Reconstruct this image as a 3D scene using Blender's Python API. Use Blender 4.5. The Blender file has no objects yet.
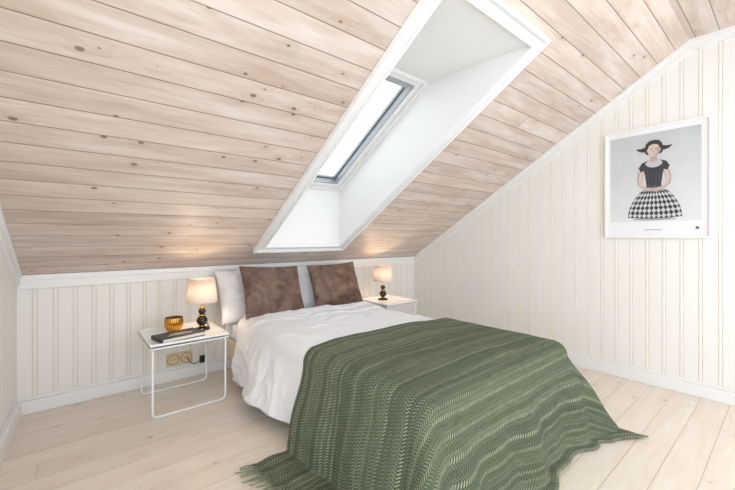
import bpy, math, random
from mathutils import Vector, Matrix, noise
random.seed(7)
S=0.85
sc=bpy.context.scene
def lin(c):
    c=c/255.0
    return c/12.92 if c<=0.04045 else ((c+0.055)/1.055)**2.4
def rgb(r,g,b): return (lin(r),lin(g),lin(b),1)

# ---------------------------------------------------------------- materials
class NT:
    def __init__(s,name):
        s.m=bpy.data.materials.new(name); s.m.use_nodes=True
        s.t=s.m.node_tree; s.b=s.t.nodes['Principled BSDF']; s.out=s.t.nodes['Material Output']
    def n(s,typ,**kw):
        x=s.t.nodes.new(typ)
        for k,v in kw.items(): setattr(x,k,v)
        return x
    def l(s,a,b): s.t.links.new(a,b)
    def put(s,sock,v):
        if isinstance(v,bpy.types.NodeSocket): s.l(v,sock)
        else: sock.default_value=v
    def math(s,op,a,b=None,c=None):
        x=s.n('ShaderNodeMath',operation=op)
        s.put(x.inputs[0],a)
        if b is not None: s.put(x.inputs[1],b)
        if c is not None: s.put(x.inputs[2],c)
        return x.outputs[0]
    def comb(s,x,y,z):
        c=s.n('ShaderNodeCombineXYZ')
        s.put(c.inputs[0],x);s.put(c.inputs[1],y);s.put(c.inputs[2],z)
        return c.outputs[0]
    def noise(s,vec,scale,detail=4,rough=.5,dist=0):
        x=s.n('ShaderNodeTexNoise')
        if vec is not None: s.l(vec,x.inputs['Vector'])
        x.inputs['Scale'].default_value=scale;x.inputs['Detail'].default_value=detail
        x.inputs['Roughness'].default_value=rough;x.inputs['Distortion'].default_value=dist
        return x.outputs['Fac']
    def mix(s,f,a,b,mode='MIX'):
        x=s.n('ShaderNodeMix',data_type='RGBA',blend_type=mode)
        s.put(x.inputs[0],f);s.put(x.inputs[6],a);s.put(x.inputs[7],b)
        return x.outputs[2]
    def mr(s,v,a,b,c=0.,d=1.,smooth=False):
        x=s.n('ShaderNodeMapRange')
        if smooth: x.interpolation_type='SMOOTHSTEP'
        s.put(x.inputs[0],v)
        for i,q in enumerate((a,b,c,d)): x.inputs[i+1].default_value=q
        return x.outputs[0]
    def bump(s,h,strength=.3,dist=.01):
        x=s.n('ShaderNodeBump');x.inputs['Strength'].default_value=strength
        x.inputs['Distance'].default_value=dist
        s.l(h,x.inputs['Height']);s.l(x.outputs[0],s.b.inputs['Normal'])
    def obj(s): return s.n('ShaderNodeTexCoord').outputs['Object']
    def uv(s): return s.n('ShaderNodeTexCoord').outputs['UV']

def plain(name,col,rough=.5,metal=0,var=.04,nscale=8,bump=0,bscale=60,sheen=0):
    k=NT(name);b=k.b
    o=k.obj()
    f=k.noise(o,nscale,3)
    dark=tuple(c*(1-var*2) for c in col[:3])+(1,)
    k.l(k.mix(f,dark,col),b.inputs['Base Color'])
    b.inputs['Roughness'].default_value=rough;b.inputs['Metallic'].default_value=metal
    if bump: k.bump(k.noise(o,bscale,3),bump,.004)
    if sheen:
        b.inputs['Sheen Weight'].default_value=sheen
    return k.m

def wood(name,c_lo,c_hi,c_ring,pw,seamcol,blen=3.2,knot=1.,rough=.5,seamw=.018,tonevar=.35,seed=0.,ringamt=.34,knotcol=(132,98,78),kgate=.5,wash=0.):
    k=NT(name)
    sep=k.n('ShaderNodeSeparateXYZ');k.l(k.uv(),sep.inputs[0])
    u,v=sep.outputs[0],sep.outputs[1]
    vp=k.math('ADD',k.math('DIVIDE',v,pw),50+seed)
    idd=k.math('FLOOR',vp);fr=k.math('FRACT',vp)
    wn=k.n('ShaderNodeTexWhiteNoise',noise_dimensions='1D');k.l(idd,wn.inputs['W'])
    r1=wn.outputs['Value']
    us=k.math('ADD',u,k.math('MULTIPLY',r1,17.))
    up=k.math('DIVIDE',us,blen)
    id2=k.math('FLOOR',up);fr2=k.math('FRACT',up)
    wn2=k.n('ShaderNodeTexWhiteNoise',noise_dimensions='2D');k.l(k.comb(idd,id2,0),wn2.inputs['Vector'])
    r2=wn2.outputs['Value']
    zz=k.math('MULTIPLY',k.math('ADD',r1,r2),9.)
    vo=k.n('ShaderNodeTexVoronoi',voronoi_dimensions='2D')
    k.l(k.comb(k.math('MULTIPLY',us,3.0),k.math('MULTIPLY',v,4.4),0),vo.inputs['Vector'])
    vo.inputs['Scale'].default_value=1.;vo.inputs['Randomness'].default_value=1.
    kd=vo.outputs['Distance']
    sepc=k.n('ShaderNodeSeparateColor');k.l(vo.outputs['Color'],sepc.inputs[0])
    gate=k.mr(sepc.outputs[0],kgate,kgate+.02)
    size=k.mr(sepc.outputs[1],0,1,.02,.066)
    kf=k.math('MULTIPLY',k.math('MULTIPLY',gate,knot),k.math('SUBTRACT',1.,k.n_smooth(kd,size)))
    halo=k.math('MULTIPLY',gate,k.mr(kd,.04,.28,1.,0.,True))
    g=k.noise(k.comb(k.math('MULTIPLY',us,.75),k.math('MULTIPLY',v,7.),zz),1.,2,.45,.3)
    g2=k.math('ADD',g,k.math('MULTIPLY',halo,.12))
    ring=k.math('SINE',k.math('MULTIPLY',g2,62.))
    ring=k.mr(ring,-1,1,0,1)
    ring=k.math('POWER',ring,1.6)
    fine=k.noise(k.comb(k.math('MULTIPLY',us,3.),k.math('MULTIPLY',v,90.),zz),1.,5,.6)
    blot=k.noise(k.comb(k.math('MULTIPLY',us,1.2),k.math('MULTIPLY',v,5.),zz),1.,3,.5)
    base=k.mix(k.mr(blot,.3,.7),c_lo,c_hi)
    base=k.mix(k.math('MULTIPLY',ring,ringamt),base,c_ring)
    base=k.mix(k.mr(fine,.42,.75,0,.35),base,c_ring)
    tone=k.mr(r2,0,1,1-tonevar,1+tonevar*.25)
    tv=k.n('ShaderNodeVectorMath',operation='SCALE');k.l(base,tv.inputs[0]);k.l(tone,tv.inputs['Scale'])
    base=k.mix(k.math('MULTIPLY',halo,.3),tv.outputs[0],c_ring)
    if wash:
        wf=k.noise(k.comb(k.math('MULTIPLY',u,1.6),k.math('MULTIPLY',v,11.),zz),1.,4,.6)
        base=k.mix(k.mr(wf,.4,.72,0,wash),base,rgb(234,229,223))
    base=k.mix(k.math('MULTIPLY',kf,.85),base,rgb(*knotcol))
    d=k.math('MINIMUM',fr,k.math('SUBTRACT',1.,fr))
    seam=k.mr(d,seamw*.4,seamw*1.6,1,0,True)
    d2=k.math('MINIMUM',fr2,k.math('SUBTRACT',1.,fr2))
    seam2=k.mr(d2,.0003,.0007,1,0)
    sm=k.math('MAXIMUM',seam,k.math('MULTIPLY',seam2,.6))
    base=k.mix(k.math('MULTIPLY',sm,.8),base,seamcol)
    k.l(base,k.b.inputs['Base Color'])
    k.b.inputs['Roughness'].default_value=rough
    h=k.math('SUBTRACT',k.math('MULTIPLY',fine,.08),sm)
    k.bump(h,.4,.005)
    return k.m
def _ns(k,v,size):
    x=k.n('ShaderNodeMapRange');x.interpolation_type='SMOOTHSTEP'
    k.l(v,x.inputs[0]);k.l(k.math('MULTIPLY',size,.6),x.inputs[1]);k.l(size,x.inputs[2])
    return x.outputs[0]
NT.n_smooth=_ns

M={}
M['ceil']=wood('whitewashed_pine',rgb(204,184,170),rgb(219,204,193),rgb(182,155,137),.142,rgb(116,92,76),blen=9,rough=.45,tonevar=.12,ringamt=.24,kgate=.3,wash=.55,knotcol=(122,102,82))
M['floor']=wood('pine_floor',rgb(224,211,197),rgb(234,224,213),rgb(209,187,166),.165,rgb(180,160,142),blen=5,knot=.5,rough=.33,seamw=.01,tonevar=.04,seed=7,ringamt=.2,wash=.4,kgate=.5)
M['wall']=plain('cream_panel_paint',rgb(237,235,231),.45,var=.02,nscale=2)
M['groove']=plain('cream_panel_groove',rgb(230,225,214),.55,var=.04,nscale=5)
M['trim']=plain('white_trim_paint',rgb(236,236,235),.32,var=.01)
M['white']=plain('white_lacquer',rgb(238,238,238),.3,var=.01)
M['frame_grey']=plain('grey_aluminium',rgb(168,172,175),.4,.4)
M['sheet']=plain('white_cotton',rgb(232,233,236),.85,var=.015,nscale=4,bump=.15,bscale=120)
M['basefab']=plain('beige_bed_fabric',rgb(214,200,184),.9,var=.05,nscale=30,bump=.3,bscale=250)
M['black']=plain('black_gloss',rgb(22,20,20),.16,var=.1)
M['gold']=plain('brass',rgb(214,160,72),.24,1.,var=.05)
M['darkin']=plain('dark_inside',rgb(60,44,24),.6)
M['bookcov']=plain('black_book_cover',rgb(34,33,36),.45,var=.1)
M['pages']=plain('paper',rgb(232,228,218),.8,var=.03,nscale=60)
M['outlet']=plain('outlet_cream',rgb(222,206,168),.35)
M['outletd']=plain('outlet_dark',rgb(120,100,68),.5)
M['cord']=plain('black_cord',rgb(25,25,25),.5)
M['legs']=plain('dark_leg',rgb(60,55,52),.5)

k=NT('brown_velvet');o=k.obj()
f=k.noise(o,7,4,.6,.8)
f2=k.noise(o,90,3)
c=k.mix(k.mr(f,.32,.68),rgb(76,54,43),rgb(136,106,90))
c=k.mix(k.mr(f2,.3,.8,0,.35),c,rgb(64,46,38))
k.l(c,k.b.inputs['Base Color']);k.b.inputs['Roughness'].default_value=.45
k.b.inputs['Sheen Weight'].default_value=.9;k.b.inputs['Sheen Roughness'].default_value=.28;k.b.inputs['Sheen Tint'].default_value=rgb(240,222,206)
k.bump(f,.6,.035);M['velvet']=k.m

k=NT('glass_pane');t=k.n('ShaderNodeBsdfTransparent');t.inputs[0].default_value=(.84,.845,.85,1);g=k.n('ShaderNodeBsdfGlossy');g.inputs['Roughness'].default_value=.02
mx=k.n('ShaderNodeMixShader');mx.inputs[0].default_value=.04
k.l(t.outputs[0],mx.inputs[1]);k.l(g.outputs[0],mx.inputs[2]);k.l(mx.outputs[0],k.out.inputs['Surface']);M['glass']=k.m

k=NT('lamp_shade_fabric');d=k.n('ShaderNodeBsdfDiffuse');d.inputs[0].default_value=rgb(240,226,214)
tr=k.n('ShaderNodeBsdfTranslucent');tr.inputs[0].default_value=rgb(250,240,232)
mx=k.n('ShaderNodeMixShader');mx.inputs[0].default_value=.25
k.l(d.outputs[0],mx.inputs[1]);k.l(tr.outputs[0],mx.inputs[2]);k.l(mx.outputs[0],k.out.inputs['Surface']);M['shade']=k.m

# herringbone throw
k=NT('green_herringbone_wool')
sep=k.n('ShaderNodeSeparateXYZ');k.l(k.uv(),sep.inputs[0]);su,sv=sep.outputs[0],sep.outputs[1]
wob=k.noise(k.comb(su,sv,0),3.,2)
vv=k.math('DIVIDE',k.math('ADD',sv,k.math('MULTIPLY',wob,.008)),.021)
bid=k.math('FLOOR',vv);bf=k.math('FRACT',vv)
wn=k.n('ShaderNodeTexWhiteNoise',noise_dimensions='1D');k.l(bid,wn.inputs['W'])
tri=k.math('PINGPONG',vv,1.)
zig=k.math('SINE',k.math('MULTIPLY',k.math('ADD',k.math('DIVIDE',su,.0155),k.math('MULTIPLY',tri,.95)),6.283))
zig=k.mr(zig,-.5,.5)
bands=k.noise(k.comb(k.math('MULTIPLY',su,.5),k.math('MULTIPLY',sv,9.),0),1.,3,.7)
yarn=k.noise(k.comb(k.math('MULTIPLY',su,120.),k.math('MULTIPLY',sv,120.),0),1.,3,.7)
patch=k.noise(k.comb(k.math('MULTIPLY',su,14.),k.math('MULTIPLY',sv,40.),0),1.,2)
dk=k.mix(k.mr(bands,.35,.65),rgb(50,60,46),rgb(78,89,68))
lt=k.mix(k.mr(wn.outputs['Value'],0,1),rgb(116,126,98),rgb(170,174,147))
c=k.mix(k.math('MULTIPLY',zig,k.math('MULTIPLY',k.mr(wn.outputs['Value'],0,1,.5,.92),k.mr(patch,.3,.6,.55,1.))),dk,lt)
edge=k.mr(k.math('MINIMUM',bf,k.math('SUBTRACT',1.,bf)),.03,.14,1,0)
c=k.mix(k.math('MULTIPLY',edge,.45),c,rgb(48,58,44))
c=k.mix(k.mr(yarn,.3,.75,0,.45),c,rgb(62,74,55))
k.l(c,k.b.inputs['Base Color']);k.b.inputs['Roughness'].default_value=.95
k.bump(k.math('ADD',zig,yarn),.4,.003);M['throw']=k.m

# ---------------------------------------------------------------- mesh builder
class MB:
    def __init__(s): s.v=[];s.f=[];s.m=[];s.sm=[];s.uv=[];s.mats=[];s.xf=Matrix()
    def mi(s,mat):
        if mat not in s.mats: s.mats.append(mat)
        return s.mats.index(mat)
    def add(s,vs,fs,mat,smooth=False,uvs=None):
        o=len(s.v);s.v+= [tuple(s.xf@Vector(p)) for p in vs];i=s.mi(mat)
        for f in fs:
            s.f.append([a+o for a in f]);s.m.append(i);s.sm.append(smooth)
            s.uv.append([uvs[a] for a in f] if uvs else [(0,0)]*len(f))
    def box(s,x0,x1,y0,y1,z0,z1,mat):
        v=[(x,y,z) for x in(x0,x1) for y in(y0,y1) for z in(z0,z1)]
        s.add(v,[(0,1,3,2),(4,6,7,5),(0,4,5,1),(2,3,7,6),(0,2,6,4),(1,5,7,3)],mat)
    def prism(s,pts,ext,mat):
        n=len(pts);e=Vector(ext);v=[Vector(p) for p in pts]+[Vector(p)+e for p in pts]
        f=[list(range(n))[::-1],list(range(n,2*n))]+[(i,(i+1)%n,(i+1)%n+n,i+n) for i in range(n)]
        s.add(v,f,mat)
    def lathe(s,prof,c,mat,seg=32,flute=0,nf=0):
        vs=[];n=len(prof)
        for i in range(seg):
            a=2*math.pi*i/seg;fl=1+flute*math.cos(nf*a)
            for r,z in prof: vs.append((c[0]+r*fl*math.cos(a),c[1]+r*fl*math.sin(a),c[2]+z))
        fs=[(i*n+j,((i+1)%seg)*n+j,((i+1)%seg)*n+j+1,i*n+j+1) for i in range(seg) for j in range(n-1)]
        s.add(vs,fs,mat,True)
    def tube(s,pts,r,mat,seg=8,taper=1.):
        P=[Vector(p) for p in pts];n=len(P);vs=[]
        for i,p in enumerate(P):
            t=(P[min(i+1,n-1)]-P[max(i-1,0)]).normalized()
            up=Vector((0,0,1)) if abs(t.z)<.9 else Vector((0,1,0))
            a=t.cross(up).normalized();b=t.cross(a);rr=r*(1+(taper-1)*i/(n-1))
            for k in range(seg):
                q=2*math.pi*k/seg;vs.append(p+a*rr*math.cos(q)+b*rr*math.sin(q))
        fs=[(i*seg+k,i*seg+(k+1)%seg,(i+1)*seg+(k+1)%seg,(i+1)*seg+k) for i in range(n-1) for k in range(seg)]
        fs+=[tuple(range(seg))[::-1],tuple(range((n-1)*seg,n*seg))]
        s.add(vs,fs,mat,True)
    def build(s,name,parent=None,bevel=0,subsurf=0,solid=None,fix=True):
        me=bpy.data.meshes.new(name);me.from_pydata([tuple(p) for p in s.v],[],s.f)
        for m in s.mats: me.materials.append(m)
        uvl=me.uv_layers.new(name='UVMap');
        for p,mi,sm,uv in zip(me.polygons,s.m,s.sm,s.uv):
            p.material_index=mi;p.use_smooth=sm
            for li,q in zip(p.loop_indices,uv): uvl.data[li].uv=q
        if fix:
            import bmesh
            bm=bmesh.new();bm.from_mesh(me);bmesh.ops.recalc_face_normals(bm,faces=bm.faces[:]);bm.to_mesh(me);bm.free()
        o=bpy.data.objects.new(name,me);sc.collection.objects.link(o)
        if parent: o.parent=parent
        if solid:
            q=o.modifiers.new('solid','SOLIDIFY');q.thickness=solid[0];q.offset=solid[1]
        if bevel:
            q=o.modifiers.new('bevel','BEVEL');q.width=bevel;q.segments=2;q.limit_method='ANGLE';q.angle_limit=.6
        if subsurf:
            q=o.modifiers.new('sub','SUBSURF');q.levels=subsurf;q.render_levels=subsurf
        return o
def arc(p0,p1,p2,n=6):
    p0,p1,p2=map(Vector,(p0,p1,p2))
    return [p0*(1-t)**2+p1*2*t*(1-t)+p2*t*t for t in [i/n for i in range(n+1)]]

# ---------------------------------------------------------------- room
YW=3.67;XW=3.99;XL=-.27;KZ=1.015;TA=.622
ang=math.atan(TA);CO=math.cos(ang);SI=math.sin(ang)
YF=.57;YB=-1.0
def cz(y): return KZ+(YW-max(y,YF))*TA
def L(a,b,c): return (a, YW-b*CO-c*SI, KZ+b*SI-c*CO)   # c>0 into room
BF=(YW-YF)/CO;ZF=cz(YF)
def shear(m):
    m.v=[(x-(YW-y)*.055,y,z) for x,y,z in m.v]

m=MB();m.add([(XL-1.3,YB,0),(XW,YB,0),(XW,YW,0),(XL-1.3,YW,0)],[(0,1,2,3)],M['floor'],uvs=[(XL-1.3,YB),(XW,YB),(XW,YW),(XL-1.3,YW)])
m.box(XL-1.3,XW,YB,YW,-.08,-.002,M['floor']);m.build('floor')

def panel(name,p0,p1,nrm,ztop,z0=0):
    m=MB();p0=Vector(p0);p1=Vector(p1);d=(p1-p0);Ln=d.length;d.normalize();nrm=Vector(nrm)
    P=.118;pat=[(0,0),(.080,0),(.084,-.0035),(.088,-.0005),(.093,.0004),(.100,.0004),(.105,-.0005),(.109,-.0035),(.113,0)]
    pr=[];x=0
    while x<Ln:
        for a,b in pat:
            if x+a<Ln: pr.append((x+a,b))
        x+=P
    pr.append((Ln,0))
    for (a,b),(a2,b2) in zip(pr,pr[1:]):
        q0=p0+d*a+nrm*b;q1=p0+d*a2+nrm*b2
        g=(b<-.003 or b2<-.003)
        m.add([(q0.x,q0.y,z0),(q1.x,q1.y,z0),(q1.x,q1.y,ztop(q1.y)),(q0.x,q0.y,ztop(q0.y))],[(0,1,2,3)],M['groove'] if g else M['wall'])
    return m
m=panel('k',(XL,YW,0),(XW,YW,0),(0,-1,0),lambda y:KZ);m.box(XL,XW,YW+.012,YW+.1,0,KZ,M['wall']);m.build('wall_back',fix=False)
m=panel('g',(XW,YW,0),(XW,YB,0),(-1,0,0),lambda y:cz(y)+.04)
m.prism([(XW+.012,YW,0),(XW+.012,YB,0),(XW+.012,YB,ZF),(XW+.012,YF,ZF),(XW+.012,YW,KZ)],(.1,0,0),M['wall']);m.build('wall_right',fix=False)
YLs=1.35
m=panel('l',(XL,YW,0),(XL,YLs,0),(1,0,0),lambda y:cz(y))
m.prism([(XL-.012,YW,0),(XL-.012,YLs,0),(XL-.012,YLs,cz(YLs)),(XL-.012,YW,KZ)],(-.1,0,0),M['wall']);shear(m);m.build('wall_left',fix=False)

# sloped ceiling with skylight opening
ox0,ox1=1.49,2.37;ob0,ob1=(YW-3.32)/CO,(YW-1.14)/CO
XC=XL-1.3;XR=XW+.012
m=MB()
def cr(a0,a1,b0,b1):
    m.add([L(a0,b0,0),L(a1,b0,0),L(a1,b1,0),L(a0,b1,0)],[(0,1,2,3)],M['ceil'],uvs=[(a0,b0),(a1,b0),(a1,b1),(a0,b1)])
cr(XC,ox0,0,BF);cr(ox1,XR,0,BF);cr(ox0,ox1,0,ob0);cr(ox0,ox1,ob1,BF)
fl=BF
m.add([(XC,YF,ZF),(XR,YF,ZF),(XR,YB,ZF),(XC,YB,ZF)],[(0,1,2,3)],M['ceil'],uvs=[(XC,fl),(XR,fl),(XR,fl+YF-YB),(XC,fl+YF-YB)])
m.build('ceiling',fix=False)

# skylight well
wb=(3.30,1.815);wt=(2.006,2.62)
m=MB();T=.03
side=[(3.32,cz(3.32)),(1.14,cz(1.14)),wt,wb]
for x,e in((ox1,T),(ox0,-T)): m.prism([(x,a,b) for a,b in side],(e,0,0),M['trim'])
def wallp(p,q,off):
    v=[(ox0-T,)+p,(ox1+T,)+p,(ox1+T,)+q,(ox0-T,)+q];m.prism(v,off,M['trim'])
wallp((3.32,cz(3.32)),wb,(0,T,0));wallp((1.14,cz(1.14)),wt,(0,0,T))
m.build('trim_skylight_shaft')
# architrave on ceiling
m=MB()
def lbox(a0,a1,b0,b1,c0,c1,mat):
    v=[L(a,b,c) for a in(a0,a1) for b in(b0,b1) for c in(c0,c1)]
    m.add(v,[(0,1,3,2),(4,6,7,5),(0,4,5,1),(2,3,7,6),(0,2,6,4),(1,5,7,3)],mat)
W=.092
def ring(i,o,c0,c1,mat):
    lbox(ox0-o,ox0-i,ob0-o,ob1+o,c0,c1,mat);lbox(ox1+i,ox1+o,ob0-o,ob1+o,c0,c1,mat)
    lbox(ox0-i,ox1+i,ob0-o,ob0-i,c0,c1,mat);lbox(ox0-i,ox1+i,ob1+i,ob1+o,c0,c1,mat)
ring(.014,W-.034,0,.02,M['trim']);ring(W-.022,W+.004,.0,.040,M['trim']);ring(-.002,.014,.0,.032,M['trim']);ring(W-.034,W-.022,.0,.028,M['trim'])
m.build('trim_skylight_casing',bevel=.003)
# window
m=MB();c0=-.484
wb0,wb1=.737,2.262
def wring(i,o,ca,cb,mat):
    x0,x1=ox0,ox1
    lbox(x0+i,x0+o,wb0+i,wb1-i,ca,cb,mat);lbox(x1-o,x1-i,wb0+i,wb1-i,ca,cb,mat)
    lbox(x0+o,x1-o,wb0+i,wb0+o,ca,cb,mat);lbox(x0+o,x1-o,wb1-o,wb1-i,ca,cb,mat)
wring(-.02,.035,c0-.11,c0,M['trim']);wring(.037,.085,c0-.1,c0-.02,M['trim']);wring(.085,.094,c0-.09,c0-.033,M['frame_grey'])
wring(.03,.10,c0-.14,c0-.112,M['frame_grey'])
lbox(ox0+.12,ox1-.12,wb1-.115,wb1-.085,c0-.03,c0+.012,M['frame_grey'])
lbox(ox0+.09,ox1-.09,wb0+.09,wb1-.09,c0-.065,c0-.06,M['glass'])
m.build('window_1',bevel=.003)

# baseboards & trims
m=MB();bh=.12
def bb(x0,x1,y0,y1,nx,ny):
    m.box(x0,x1,y0,y1,0,bh*.82,M['trim'])
    s=.45
    m.box(x0+(x1-x0)*(0 if nx>=0 else 1-s) if nx else x0, (x0+(x1-x0)*(s if nx>0 else 1)) if nx else x1,
          y0+(y1-y0)*(1-s) if ny else y0, y1, bh*.82,bh,M['trim'])
bb(XL,XW,YW-.028,YW-.001,0,-1);m.build('baseboard_back',bevel=.004)
m=MB();bb(XW-.028,XW-.001,YB,YW-.028,-1,0);m.build('baseboard_right',bevel=.004)
m=MB();bb(XL+.001,XL+.028,YLs,YW-.028,1,0);shear(m);m.build('baseboard_left',bevel=.004)
m=MB();m.box(XL,XW,YW-.022,YW-.001,KZ-.095,KZ+.008,M['trim']);m.box(XL,XW,YW-.034,YW-.022,KZ-.03,KZ+.012,M['trim']);m.build('trim_1',bevel=.003)
def gtrim(xa,xb,bend,flat,nm):
    m=MB()
    def layer(x0,x1,w):
        P=[L(0,0,0)[1:]]
        if flat:
            bm_=(ZF-w-KZ+w*CO)/SI
            P+=[(YF,ZF),(YB,ZF),(YB,ZF-w),L(0,bm_,w)[1:],L(0,0,w)[1:]]
        else: P+=[L(0,bend,0)[1:],L(0,bend,w)[1:],L(0,0,w)[1:]]
        m.prism([(x0,)+tuple(p) for p in P],(x1-x0,0,0),M['trim'])
    layer(xa,xb,.082);layer(xb,xb+(xb-xa)*.6,.028)
    if not flat: shear(m)
    m.build(nm)
gtrim(XW-.001,XW-.02,BF,True,'trim_2');gtrim(XL+.001,XL+.02,(YW-YLs)/CO,False,'trim_3')

# ---------------------------------------------------------------- bed
bed=bpy.data.objects.new('bed',None);sc.collection.objects.link(bed)
m=MB();m.box(1.2,2.57,1.08,3.6,.12,.34,M['basefab']);m.build('base',bed,bevel=.025)
m=MB();m.box(1.19,2.58,1.07,3.62,.342,.50,M['sheet']);m.build('mattress',bed,bevel=.045)
m=MB()
for x in(1.28,2.49):
    for y in(1.2,3.45): m.lathe([(0,0),(.025,0),(.03,.12),(0,.12)],(x,y,.001),M['legs'],16)
m.build('legs',bed)

def sstep(a,b,x):
    t=min(1,max(0,(x-a)/(b-a)));return t*t*(3-2*t)
def drape(s,t,W_,T_,xi,yh,zt,R,kfun,ripple,zmin):
    """s across (0..W_ on top), t from head edge toward foot"""
    a=-s if s<0 else max(0,s-W_);b=max(0,t-T_)
    r=math.hypot(a,b);sx=-1 if s<0 else 1
    bx=xi+min(max(s,0),W_);by=yh-min(t,T_)
    if r<1e-6: return Vector((bx,by,zt))
    dx,dy=sx*a/r,-b/r;ph=math.atan2(b,a)
    if r<R*math.pi/2: out=R*math.sin(r/R);dn=R*(1-math.cos(r/R))
    else:
        rr=r-R*math.pi/2;kk=kfun(s,t,ph,sx)
        q=math.sqrt(1-kk*kk);mx=(zt-zmin-R)/q
        if rr<=mx: out=R+rr*kk;dn=R+rr*q
        else: out=R+mx*kk+(rr-mx);dn=zt-zmin
        out+=ripple(s,t,ph)*sstep(0,.35,rr)
    return Vector((bx+dx*out,by+dy*out,zt-dn))
# throw
TH=dict(W_=1.31,T_=.93,xi=1.23,yh=2.0,zt=.60,R=.09,zmin=.014)
def th_k(s,t,ph,sx):
    return .13+.36*math.sin(2*ph)**2
def th_r(s,t,ph):
    c2=math.cos(ph)**2
    a=.016*(1+math.sin(t*11+.6*math.sin(t*5)))+.012*(1+math.sin(t*23+1))
    b=.026*(1+math.sin(s*10+1))+.014*(1+math.sin(s*21))
    fan=.022*math.sin(ph*10)*math.sin(2*ph)
    return a*c2+b*(1-c2)+fan
def TP(s,t):
    hy=.03*math.sin(s*3.1)+.012*math.sin(s*9)
    hy*=1-sstep(0,1.2,t)
    p=drape(s,t-hy,kfun=th_k,ripple=th_r,**TH)
    n1=noise.noise(Vector((s*2.2,t*3.5,3.)));n2=noise.noise(Vector((s*6,t*9,8.)))
    top=1 if (0<=s<=TH['W_'] and t<TH['T_']) else .4
    up=.012*n1+.008*n2
    if p.z>.05: p.z+=up*top
    else: p.z=max(TH['zmin'],p.z+abs(n2)*.018)
    if top==1: p.z+=.012*math.sin(math.pi*s/TH['W_'])
    return p
LL,LR,LF=.86,.52,.70
ns,nt=190,130
m=MB();vs=[];uv=[]
s0,s1=-LL,TH['W_']+LR;t0,t1=0,TH['T_']+LF
for i in range(ns+1):
    for j in range(nt+1):
        s=s0+(s1-s0)*i/ns;t=t0+(t1-t0)*j/nt
        vs.append(TP(s,t));uv.append((s,t))
fs=[(i*(nt+1)+j,i*(nt+1)+j+1,(i+1)*(nt+1)+j+1,(i+1)*(nt+1)+j) for i in range(ns) for j in range(nt)]
m.add(vs,fs,M['throw'],True,uv)
throw=m.build('throw_blanket',solid=(.009,0),fix=False)
m=MB()
for side in(0,1):
    t=.005
    while t<(t1 if side==0 else TH['T_']):
        q=random.uniform(-.02,.02);ln=random.uniform(.07,.12) if side==0 else .05;pts=[]
        for kx in range(5):
            dd=ln*kx/4
            s=(s0-dd+.006) if side==0 else (s1+dd-.006)
            p=TP(s,t+q*kx/4*1.2);p.z=max(.006,p.z+random.uniform(0,.006));pts.append(p)
        m.tube(pts,.0045,M['throw'],5,.6);t+=.018
m.build('fringe',throw)

# duvet
DV=dict(W_=1.25,T_=2.1,xi=1.26,yh=3.22,zt=.574,R=.09,zmin=.05)
def dk(s,t,ph,sx):
    y=DV['yh']-t
    return .06+(.34 if sx<0 else .2)*sstep(2.0,2.45,y)*(1-.8*sstep(2.6,3.0,y))
def dr(s,t,ph):
    y=DV['yh']-t;w=sstep(2.0,2.4,y)
    return w*(.014*math.sin(t*12+1)+.007*math.sin(t*27+2)+.02*noise.noise(Vector((t*4,s*5,1))))
m=MB();vs=[]
ns,nt=150,190
for i in range(ns+1):
    for j in range(nt+1):
        s=-.54+(DV['W_']+1.08)*i/ns;t=2.1*j/nt
        hy=(.05*math.sin(s*2.5+.5)+.015*math.sin(s*11))*(1-sstep(0,.8,t))-.14*sstep(.0,.5,s)*(1-sstep(0,.8,t))
        if s<0: hy+=s*.18*(1-sstep(0,1.,t))
        p=drape(s,t,kfun=dk,ripple=dr,**DV);p.y+=hy
        w=sstep(1.95,2.3,p.y)
        a=noise.noise(Vector((s*2.5,t*3,5)));b=noise.noise(Vector((s*7+a*2,t*6,9)))
        c=1-abs(noise.noise(Vector((s*3+a,t*4+a*2,2))))*2.4;c=max(0,c)**2
        e=1-abs(noise.noise(Vector((s*5-a*3,t*2.4+a,12))))*3;e=max(0,e)**2
        p.z+=w*(.016*a+.005*b+.009*c+.006*e)+ (.02*math.exp(-((t-.05)/.08)**2) if 0<s<DV['W_'] else 0)
        # folded-back head edge
        if s>0: p.z+=.010*(1-sstep(.30,.34,t+.03*math.sin(s*5)))*w
        if s<-.12: p.x-=w*(.012*c+.010*e+.008*b)*sstep(.12,.3,-s)
        if p.y>2.80: p.x=max(p.x,1.035)
        vs.append(p)
fs=[(i*(nt+1)+j,i*(nt+1)+j+1,(i+1)*(nt+1)+j+1,(i+1)*(nt+1)+j) for i in range(ns) for j in range(nt)]
m.add(vs,fs,M['sheet'],True)
m.build('duvet',solid=(.04,-1),bevel=0,fix=False)

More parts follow.
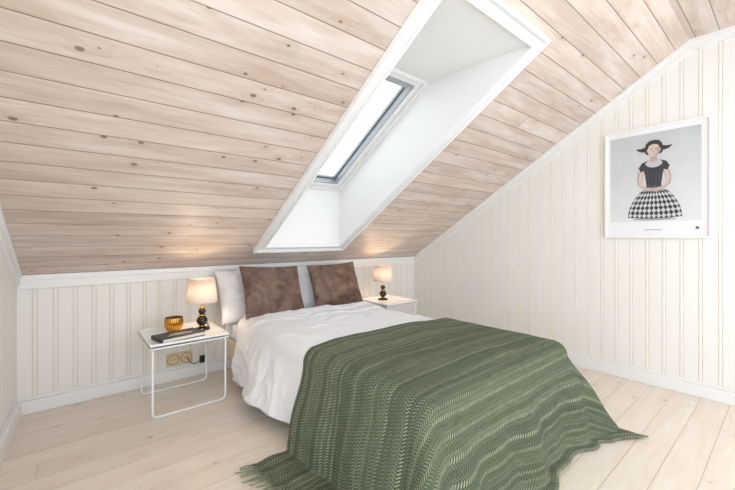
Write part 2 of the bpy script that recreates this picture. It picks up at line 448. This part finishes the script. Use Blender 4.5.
def pillow(name,w,h,th,loc,rot,mat,p=.07,seed=0,wr=.01):
    n=36;vs=[];idx={};m=MB()
    R=Matrix.Translation(Vector(loc))@Matrix.Rotation(rot[2],4,'Z')@Matrix.Rotation(rot[0],4,'X')@Matrix.Rotation(rot[1],4,'Z')
    fs=[]
    for sd in(1,-1):
        for i in range(n+1):
            for j in range(n+1):
                if sd==-1 and (i in(0,n) or j in(0,n)): idx[(sd,i,j)]=idx[(1,i,j)];continue
                u=math.sin((i/n-.5)*math.pi);v=math.sin((j/n-.5)*math.pi)
                x=w/2*u*(1-p*(1-v*v));y=h/2*v*(1-p*(1-u*u))
                t=th/2*max(0,(1-u*u)*(1-v*v))**.42
                q=noise.noise(Vector((u*1.6+seed,v*1.6,sd)))*wr*1.6+noise.noise(Vector((u*4+seed,v*4,sd)))*wr
                e=(1-u*u)*(1-v*v)
                z=sd*t+q*min(1,e*6)
                idx[(sd,i,j)]=len(vs);vs.append(R@Vector((x,y,z)))
    for sd in(1,-1):
        for i in range(n):
            for j in range(n):
                f=[idx[(sd,i,j)],idx[(sd,i+1,j)],idx[(sd,i+1,j+1)],idx[(sd,i,j+1)]]
                fs.append(f if sd==1 else f[::-1])
    m.add(vs,fs,mat,True);return m.build(name,subsurf=1)
D=math.radians
pillow('pillow',.80,.52,.22,(1.49,3.47,.745),(D(68),0,D(2)),M['sheet'],.05,1,.02)
pillow('pillow',.80,.52,.22,(2.30,3.47,.745),(D(68),0,D(-2)),M['sheet'],.05,4,.02)
pillow('throw_pillow',.63,.50,.17,(1.54,3.24,.795),(D(68),D(-3),D(5)),M['velvet'],.06,9,.02)
pillow('throw_pillow',.61,.49,.17,(2.28,3.255,.79),(D(68),D(2),D(-3)),M['velvet'],.06,14,.02)

# ---------------------------------------------------------------- nightstands + lamps
def nightstand(x0,x1,y0,y1,h=.525):
    m=MB();t=.012
    m.box(x0,x1,y0,y1,h-t,h,M['white'])
    for a in((x0,x0+.01,y0,y1),(x1-.01,x1,y0,y1),(x0+.01,x1-.01,y0,y0+.01),(x0+.01,x1-.01,y1-.01,y1)):
        m.box(a[0],a[1],a[2],a[3],h-.022,h+.016,M['white'])
    r=.008;i=.02
    for y in(y0+.03,y1-.03):
        xa,xb=x0+i,x1-i;c=.04;z=r+.001;zt=h-t
        pts=[(xa,y,zt)]+arc((xa,y,z+c),(xa,y,z),(xa+c,y,z))+arc((xb-c,y,z),(xb,y,z),(xb,y,z+c))+[(xb,y,zt)]
        m.tube(pts,r,M['white'],10)
    m.tube([(x0+i,y0+.03,h-.03),(x0+i,y1-.03,h-.03)],r*.9,M['white'],8)
    m.tube([(x1-i,y0+.03,h-.03),(x1-i,y1-.03,h-.03)],r*.9,M['white'],8)
    return m.build('nightstand',bevel=.002)
nightstand(.46,1.01,2.93,3.50);nightstand(2.80,3.32,2.98,3.52)
def lamp(x,y,z,lp):
    m=MB();B,G=M['black'],M['gold']
    def ball(zc,r,mat,k=1):
        m.lathe([(max(.0001,r*math.sin(math.pi*i/16)),-r*k*math.cos(math.pi*i/16)) for i in range(17)],(x,y,z+zc),mat,28)
    m.lathe([(0,0),(.062,0),(.064,.006),(.058,.014),(.03,.02),(.018,.03),(0,.03)],(x,y,z),B)
    m.lathe([(.018,.026),(.024,.03),(.018,.036)],(x,y,z),G)
    ball(.075,.044,B,.95)
    m.lathe([(.016,.112),(.028,.118),(.028,.123),(.016,.129)],(x,y,z),G)
    ball(.155,.03,B,.95)
    m.lathe([(.012,.178),(.02,.184),(.012,.19),(.008,.2),(.008,.25),(.016,.252),(.016,.285),(0,.285)],(x,y,z),G)
    h0,h1=.235,.43;r0,r1=.122,.098;t=.003
    m.lathe([(r0,h0),(r1,h1),(r1-t,h1),(r0-t,h0),(r0,h0)],(x,y,z),M['shade'],144,.012,48)
    m.lathe([(r0+.001,h0-.002),(r0+.003,h0+.008),(r0+.001,h0+.01)],(x,y,z),M['shade'],48)
    m.lathe([(r1+.001,h1-.008),(r1+.003,h1),(r1-.002,h1+.002)],(x,y,z),M['shade'],48)
    for a in range(3):
        q=a*2.094;m.tube([(x,y,z+.29),(x+r1*.98*math.cos(q),y+r1*.98*math.sin(q),z+h1-.01)],.002,G,6)
    m.tube([(x,y,z+.28),(x,y,z+.295)],.01,G,10)
    o=m.build('table_lamp')
    ld=bpy.data.lights.new('bulb','POINT');ld.energy=lp;ld.color=(1,.78,.53);ld.shadow_soft_size=.03
    lo=bpy.data.objects.new('bulb',ld);sc.collection.objects.link(lo);lo.parent=o;lo.location=(x,y,z+.325)
lamp(.89,3.24,.526,2.7);lamp(3.06,3.34,.526,2.7)

# gold cup
m=MB();m.lathe([(0,0),(.04,0),(.052,.008),(.068,.04),(.07,.075),(.066,.108)],(.70,3.36,.526),M['gold'],96,.03,24)
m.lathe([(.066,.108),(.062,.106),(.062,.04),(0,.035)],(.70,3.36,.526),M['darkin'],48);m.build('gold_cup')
# book
m=MB();m.xf=Matrix.Translation((.68,3.10,.5262))@Matrix.Rotation(D(12),4,'Z')
m.box(-.16,.16,-.1,.1,0,.003,M['bookcov']);m.box(-.16,.16,-.1,.1,.027,.030,M['bookcov']);m.box(-.16,-.156,-.1,.1,.003,.027,M['bookcov'])
m.box(-.155,.154,-.096,.096,.003,.027,M['pages']);m.box(-.09,.09,-.03,-.018,.030,.0304,M['pages']);m.box(-.06,.06,.01,.018,.030,.0304,M['pages']);m.build('book')
# outlet
m=MB();X0,X1,Z0,Z1=.70,.92,.135,.245;y=YW-.001
m.box(X0,X1,y-.02,y,Z0,Z1,M['outlet'])
for cx in((X0*3+X1)/4,(X0+3*X1)/4):
    m.xf=Matrix.Translation((cx,y-.021,(Z0+Z1)/2))@Matrix.Rotation(D(90),4,'X')
    m.lathe([(0,.001),(.03,.001),(.034,.006),(.042,.006),(.044,0)],(0,0,0),M['outlet'],28)
    m.lathe([(.044,.0012),(.048,.0012)],(0,0,0),M['outletd'],28)
    for dx in(-.01,.01): m.lathe([(0,.003),(.005,.003),(.005,0)],(dx,0,0),M['cord'],10)
    m.xf=Matrix()
m.build('wall_outlet',bevel=.003)
m=MB()
m.tube(arc((.955,3.27,.532),(.98,3.4,.532),(.99,3.50,.55),6)+arc((1.0,3.54,.50),(1.06,3.6,.2),(.99,3.6,.16),8)+arc((.97,3.6,.15),(.9,3.58,.1),(.87,3.635,.19),8),.004,M['cord'],8)
m.box(.97,1.01,3.585,3.615,.13,.19,M['cord'])
m.build('power_cord')

# ---------------------------------------------------------------- poster
PW,PH=.75,.99;PY,PZ=1.18,1.300
def flat(name,c,r=.5): return plain(name,c,r,var=.02)
A=dict(paper=flat('poster_paper',rgb(234,234,237)),hair=flat('poster_hair',rgb(52,44,44)),skin=flat('poster_skin',rgb(206,186,177)),
 skin2=flat('poster_skin_shade',rgb(180,156,147)),top=flat('poster_black_top',rgb(52,52,58)),lace=flat('poster_lace',rgb(190,188,190)),
 lip=flat('poster_lip',rgb(156,110,106)),dark=flat('poster_black',rgb(50,50,56)),wht=flat('poster_white',rgb(200,200,203)),grey=flat('poster_grey',rgb(160,160,165)),sash=flat('poster_sash',rgb(96,96,103)),fold=flat('poster_fold',rgb(74,74,82)))
k=NT('poster_backdrop');sep=k.n('ShaderNodeSeparateXYZ');k.l(k.obj(),sep.inputs[0])
f=k.mr(sep.outputs[2],PZ+.15,PZ+.9);ns_=k.noise(k.obj(),6,4)
c=k.mix(f,rgb(216,217,219),rgb(182,187,192));c=k.mix(k.mr(ns_,.3,.7,0,.25),c,rgb(226,226,227));k.l(c,k.b.inputs['Base Color']);k.b.inputs['Roughness'].default_value=.4
A['bg']=k.m
m=MB();XB=XW-.018
def W3(p,q,o): return (XB-o,PY-p,PZ+q)
def fp(pts,mat,o): m.add([W3(a,b,o) for a,b in pts],[tuple(range(len(pts)))],mat)
def rect(a,b,c,d,mat,o): fp([(a,b),(c,b),(c,d),(a,d)],mat,o)
def ell(cx,cy,rx,ry,mat,o,n=28,rot=0):
    fp([(cx+rx*math.cos(t)*math.cos(rot)-ry*math.sin(t)*math.sin(rot),cy+rx*math.cos(t)*math.sin(rot)+ry*math.sin(t)*math.cos(rot)) for t in[2*math.pi*i/n for i in range(n)]],mat,o)
def pbox(a,b,c,d,o0,o1,mat):
    m.box(XB-o1,XB-o0,PY-c,PY-a,PZ+b,PZ+d,mat)
pbox(0,0,PW,PH,-.011,0,A['paper'])
fw=.018
for q in((0,0,PW,fw),(0,PH-fw,PW,PH),(0,fw,fw,PH-fw),(PW-fw,fw,PW,PH-fw)): pbox(*q,0,.012,M['trim'])
rect(.045,.145,PW-.065,PH-.06,A['bg'],.0006)
o=.001;G=.375
def hw(v): return .05+.14*math.sin(min(1,v)*math.pi/2)**.75
def sk(u,v): 
    y=.45-.265*v-.012*(1-u*u)*v
    return (G+u*hw(v),y)
ell(G,.168,.15,.012,A['grey'],o)
pts=[sk(1,i/12) for i in range(13)]+[sk(1-2*i/16,1) for i in range(1,17)]+[sk(-1,1-i/12) for i in range(1,13)]
fp(pts,A['wht'],o+.0006)
R_,C_=6,11
for r in range(0,R_+1):
    for cc in range(C_+1):
        uc=-1+2*cc/C_;vc=r/R_
        q=[(uc,vc-.5/R_),(uc+1/C_,vc),(uc,vc+.5/R_),(uc-1/C_,vc)]
        q=[(min(1,max(-1,a)),min(1,max(0,b))) for a,b in q]
        fp([sk(a,b) for a,b in q],A['dark'],o+.0012)
def limb(P,wd,mat,o):
    Lp=[];Rp=[]
    for i,(x,y) in enumerate(P):
        x0,y0=P[max(0,i-1)];x1,y1=P[min(len(P)-1,i+1)];d=math.hypot(x1-x0,y1-y0)
        nx,ny=-(y1-y0)/d,(x1-x0)/d;Lp.append((x+nx*wd[i],y+ny*wd[i]));Rp.append((x-nx*wd[i],y-ny*wd[i]))
    fp(Lp+Rp[::-1],mat,o)
for sg in(-1,1):
    limb([(G+sg*.085,.60),(G+sg*.101,.53),(G+sg*.098,.48),(G+sg*.065,.445),(G+sg*.02,.425)],[.021,.019,.017,.014,.012],A['skin2'],o+.002)
    limb([(G+sg*.082,.60),(G+sg*.098,.53),(G+sg*.095,.483),(G+sg*.063,.449),(G+sg*.02,.428)],[.014,.013,.012,.010,.009],A['skin'],o+.0022)
for i in range(5): limb([(G-.026+i*.009,.436-i*.001),(G-.008+i*.009,.426),(G+.004+i*.007,.408)],[.005,.0048,.0035],A['skin'] if i%2 else A['skin2'],o+.0024+i*.0001)
fp([(G-.05,.45),(G-.055,.50),(G-.062,.56),(G-.07,.60),(G-.100,.585),(G-.110,.625),(G-.085,.668),(G-.04,.688),(G+.04,.688),(G+.085,.668),(G+.110,.625),(G+.100,.585),(G+.07,.60),(G+.062,.56),(G+.055,.50),(G+.05,.45)],A['top'],o+.003)
for x in(-.035,-.012,.014,.037): limb([(G+x,.47),(G+x*1.1,.54),(G+x*1.25,.60)],[.002,.003,.001],A['fold'],o+.0031)
for sg in(-1,1): limb([(G+sg*.110,.622),(G+sg*.099,.584)],[.005,.005],A['lace'],o+.0032)
fp([(G+.060*math.cos(t),.672+.042*math.sin(t)-.008) for t in[math.pi+math.pi*i/12 for i in range(13)]]+[(G+.03,.70),(G-.03,.70)],A['lace'],o+.0034)
limb([(G,.675),(G,.72)],[.024,.021],A['skin2'],o+.0038)
fp([(G-.03,.685),(G,.668),(G+.03,.685),(G+.02,.70),(G-.02,.70)],A['skin2'],o+.0039)
limb([(G-.054,.456),(G+.054,.456)],[.009,.009],A['fold'],o+.0036)
fp([(G-.05,.74),(G-.064,.76),(G-.062,.80),(G-.056,.83),(G-.036,.856),(G,.864),(G+.036,.856),(G+.056,.83),(G+.062,.80),(G+.064,.76),(G+.05,.74)],A['hair'],o+.004)
for sg in(-1,1):
    limb([(G+sg*.045,.79),(G+sg*.075,.784),(G+sg*.10,.786),(G+sg*.124,.80)],[.022,.018,.012,.003],A['hair'],o+.0042)
ell(G,.775,.044,.058,A['skin'],o+.0048)
fp([(G+.044*math.cos(t),.775+.058*math.sin(t)) for t in[-1.5+2.2*i/10 for i in range(11)]]+[(G+.024,.79),(G+.02,.745)],A['skin2'],o+.0049)
for sg in(-1,1): ell(G+sg*.045,.772,.006,.013,A['skin2'],o+.0046)
fp([(G-.048,.785),(G-.043,.812),(G-.015,.824),(G,.828),(G+.015,.824),(G+.043,.812),(G+.048,.785),(G+.056,.815),(G+.036,.852),(G,.863),(G-.036,.852),(G-.056,.815)],A['hair'],o+.0052)
for sg in(-1,1):
    ell(G+sg*.018,.779,.0085,.0045,A['skin2'],o+.0051);ell(G+sg*.018,.779,.0068,.0028,A['wht'],o+.0053);ell(G+sg*.018,.779,.0033,.0031,A['hair'],o+.0056);limb([(G+sg*.009,.7895),(G+sg*.028,.790)],[.001,.001],A['hair'],o+.0056)
fp([(G-.002,.774),(G+.002,.774),(G+.006,.759),(G-.006,.759)],A['skin2'],o+.0052)
ell(G,.743,.009,.003,A['lip'],o+.0054)
ell(PW-.09,.085,.014,.014,A['grey'],o);ell(PW-.09,.085,.008,.008,A['dark'],o+.0004)
rect(.31,.07,.43,.076,A['grey'],o)
m.build('framed_poster',fix=False)

# ---------------------------------------------------------------- light / world / camera
w=bpy.data.worlds.new('w');sc.world=w;w.use_nodes=True
bg=w.node_tree.nodes['Background'];bg.inputs[0].default_value=(.92,.965,1,1);bg.inputs[1].default_value=2.75

cd=bpy.data.cameras.new('camera');cam=bpy.data.objects.new('camera',cd);sc.collection.objects.link(cam)
cam.location=(0,0,1.3);cam.rotation_euler=(D(90),0,D(-40.04));cd.sensor_width=36;cd.lens=360/735*36;cd.shift_y=-7/735;cd.clip_start=.02
sc.camera=cam
for o in list(sc.objects):
    if o.parent is None:
        o.location=o.location*S
        if o.type in('MESH','EMPTY'): o.scale=(S,S,S)
sc.view_settings.view_transform='Standard';sc.view_settings.look='None';sc.view_settings.exposure=0
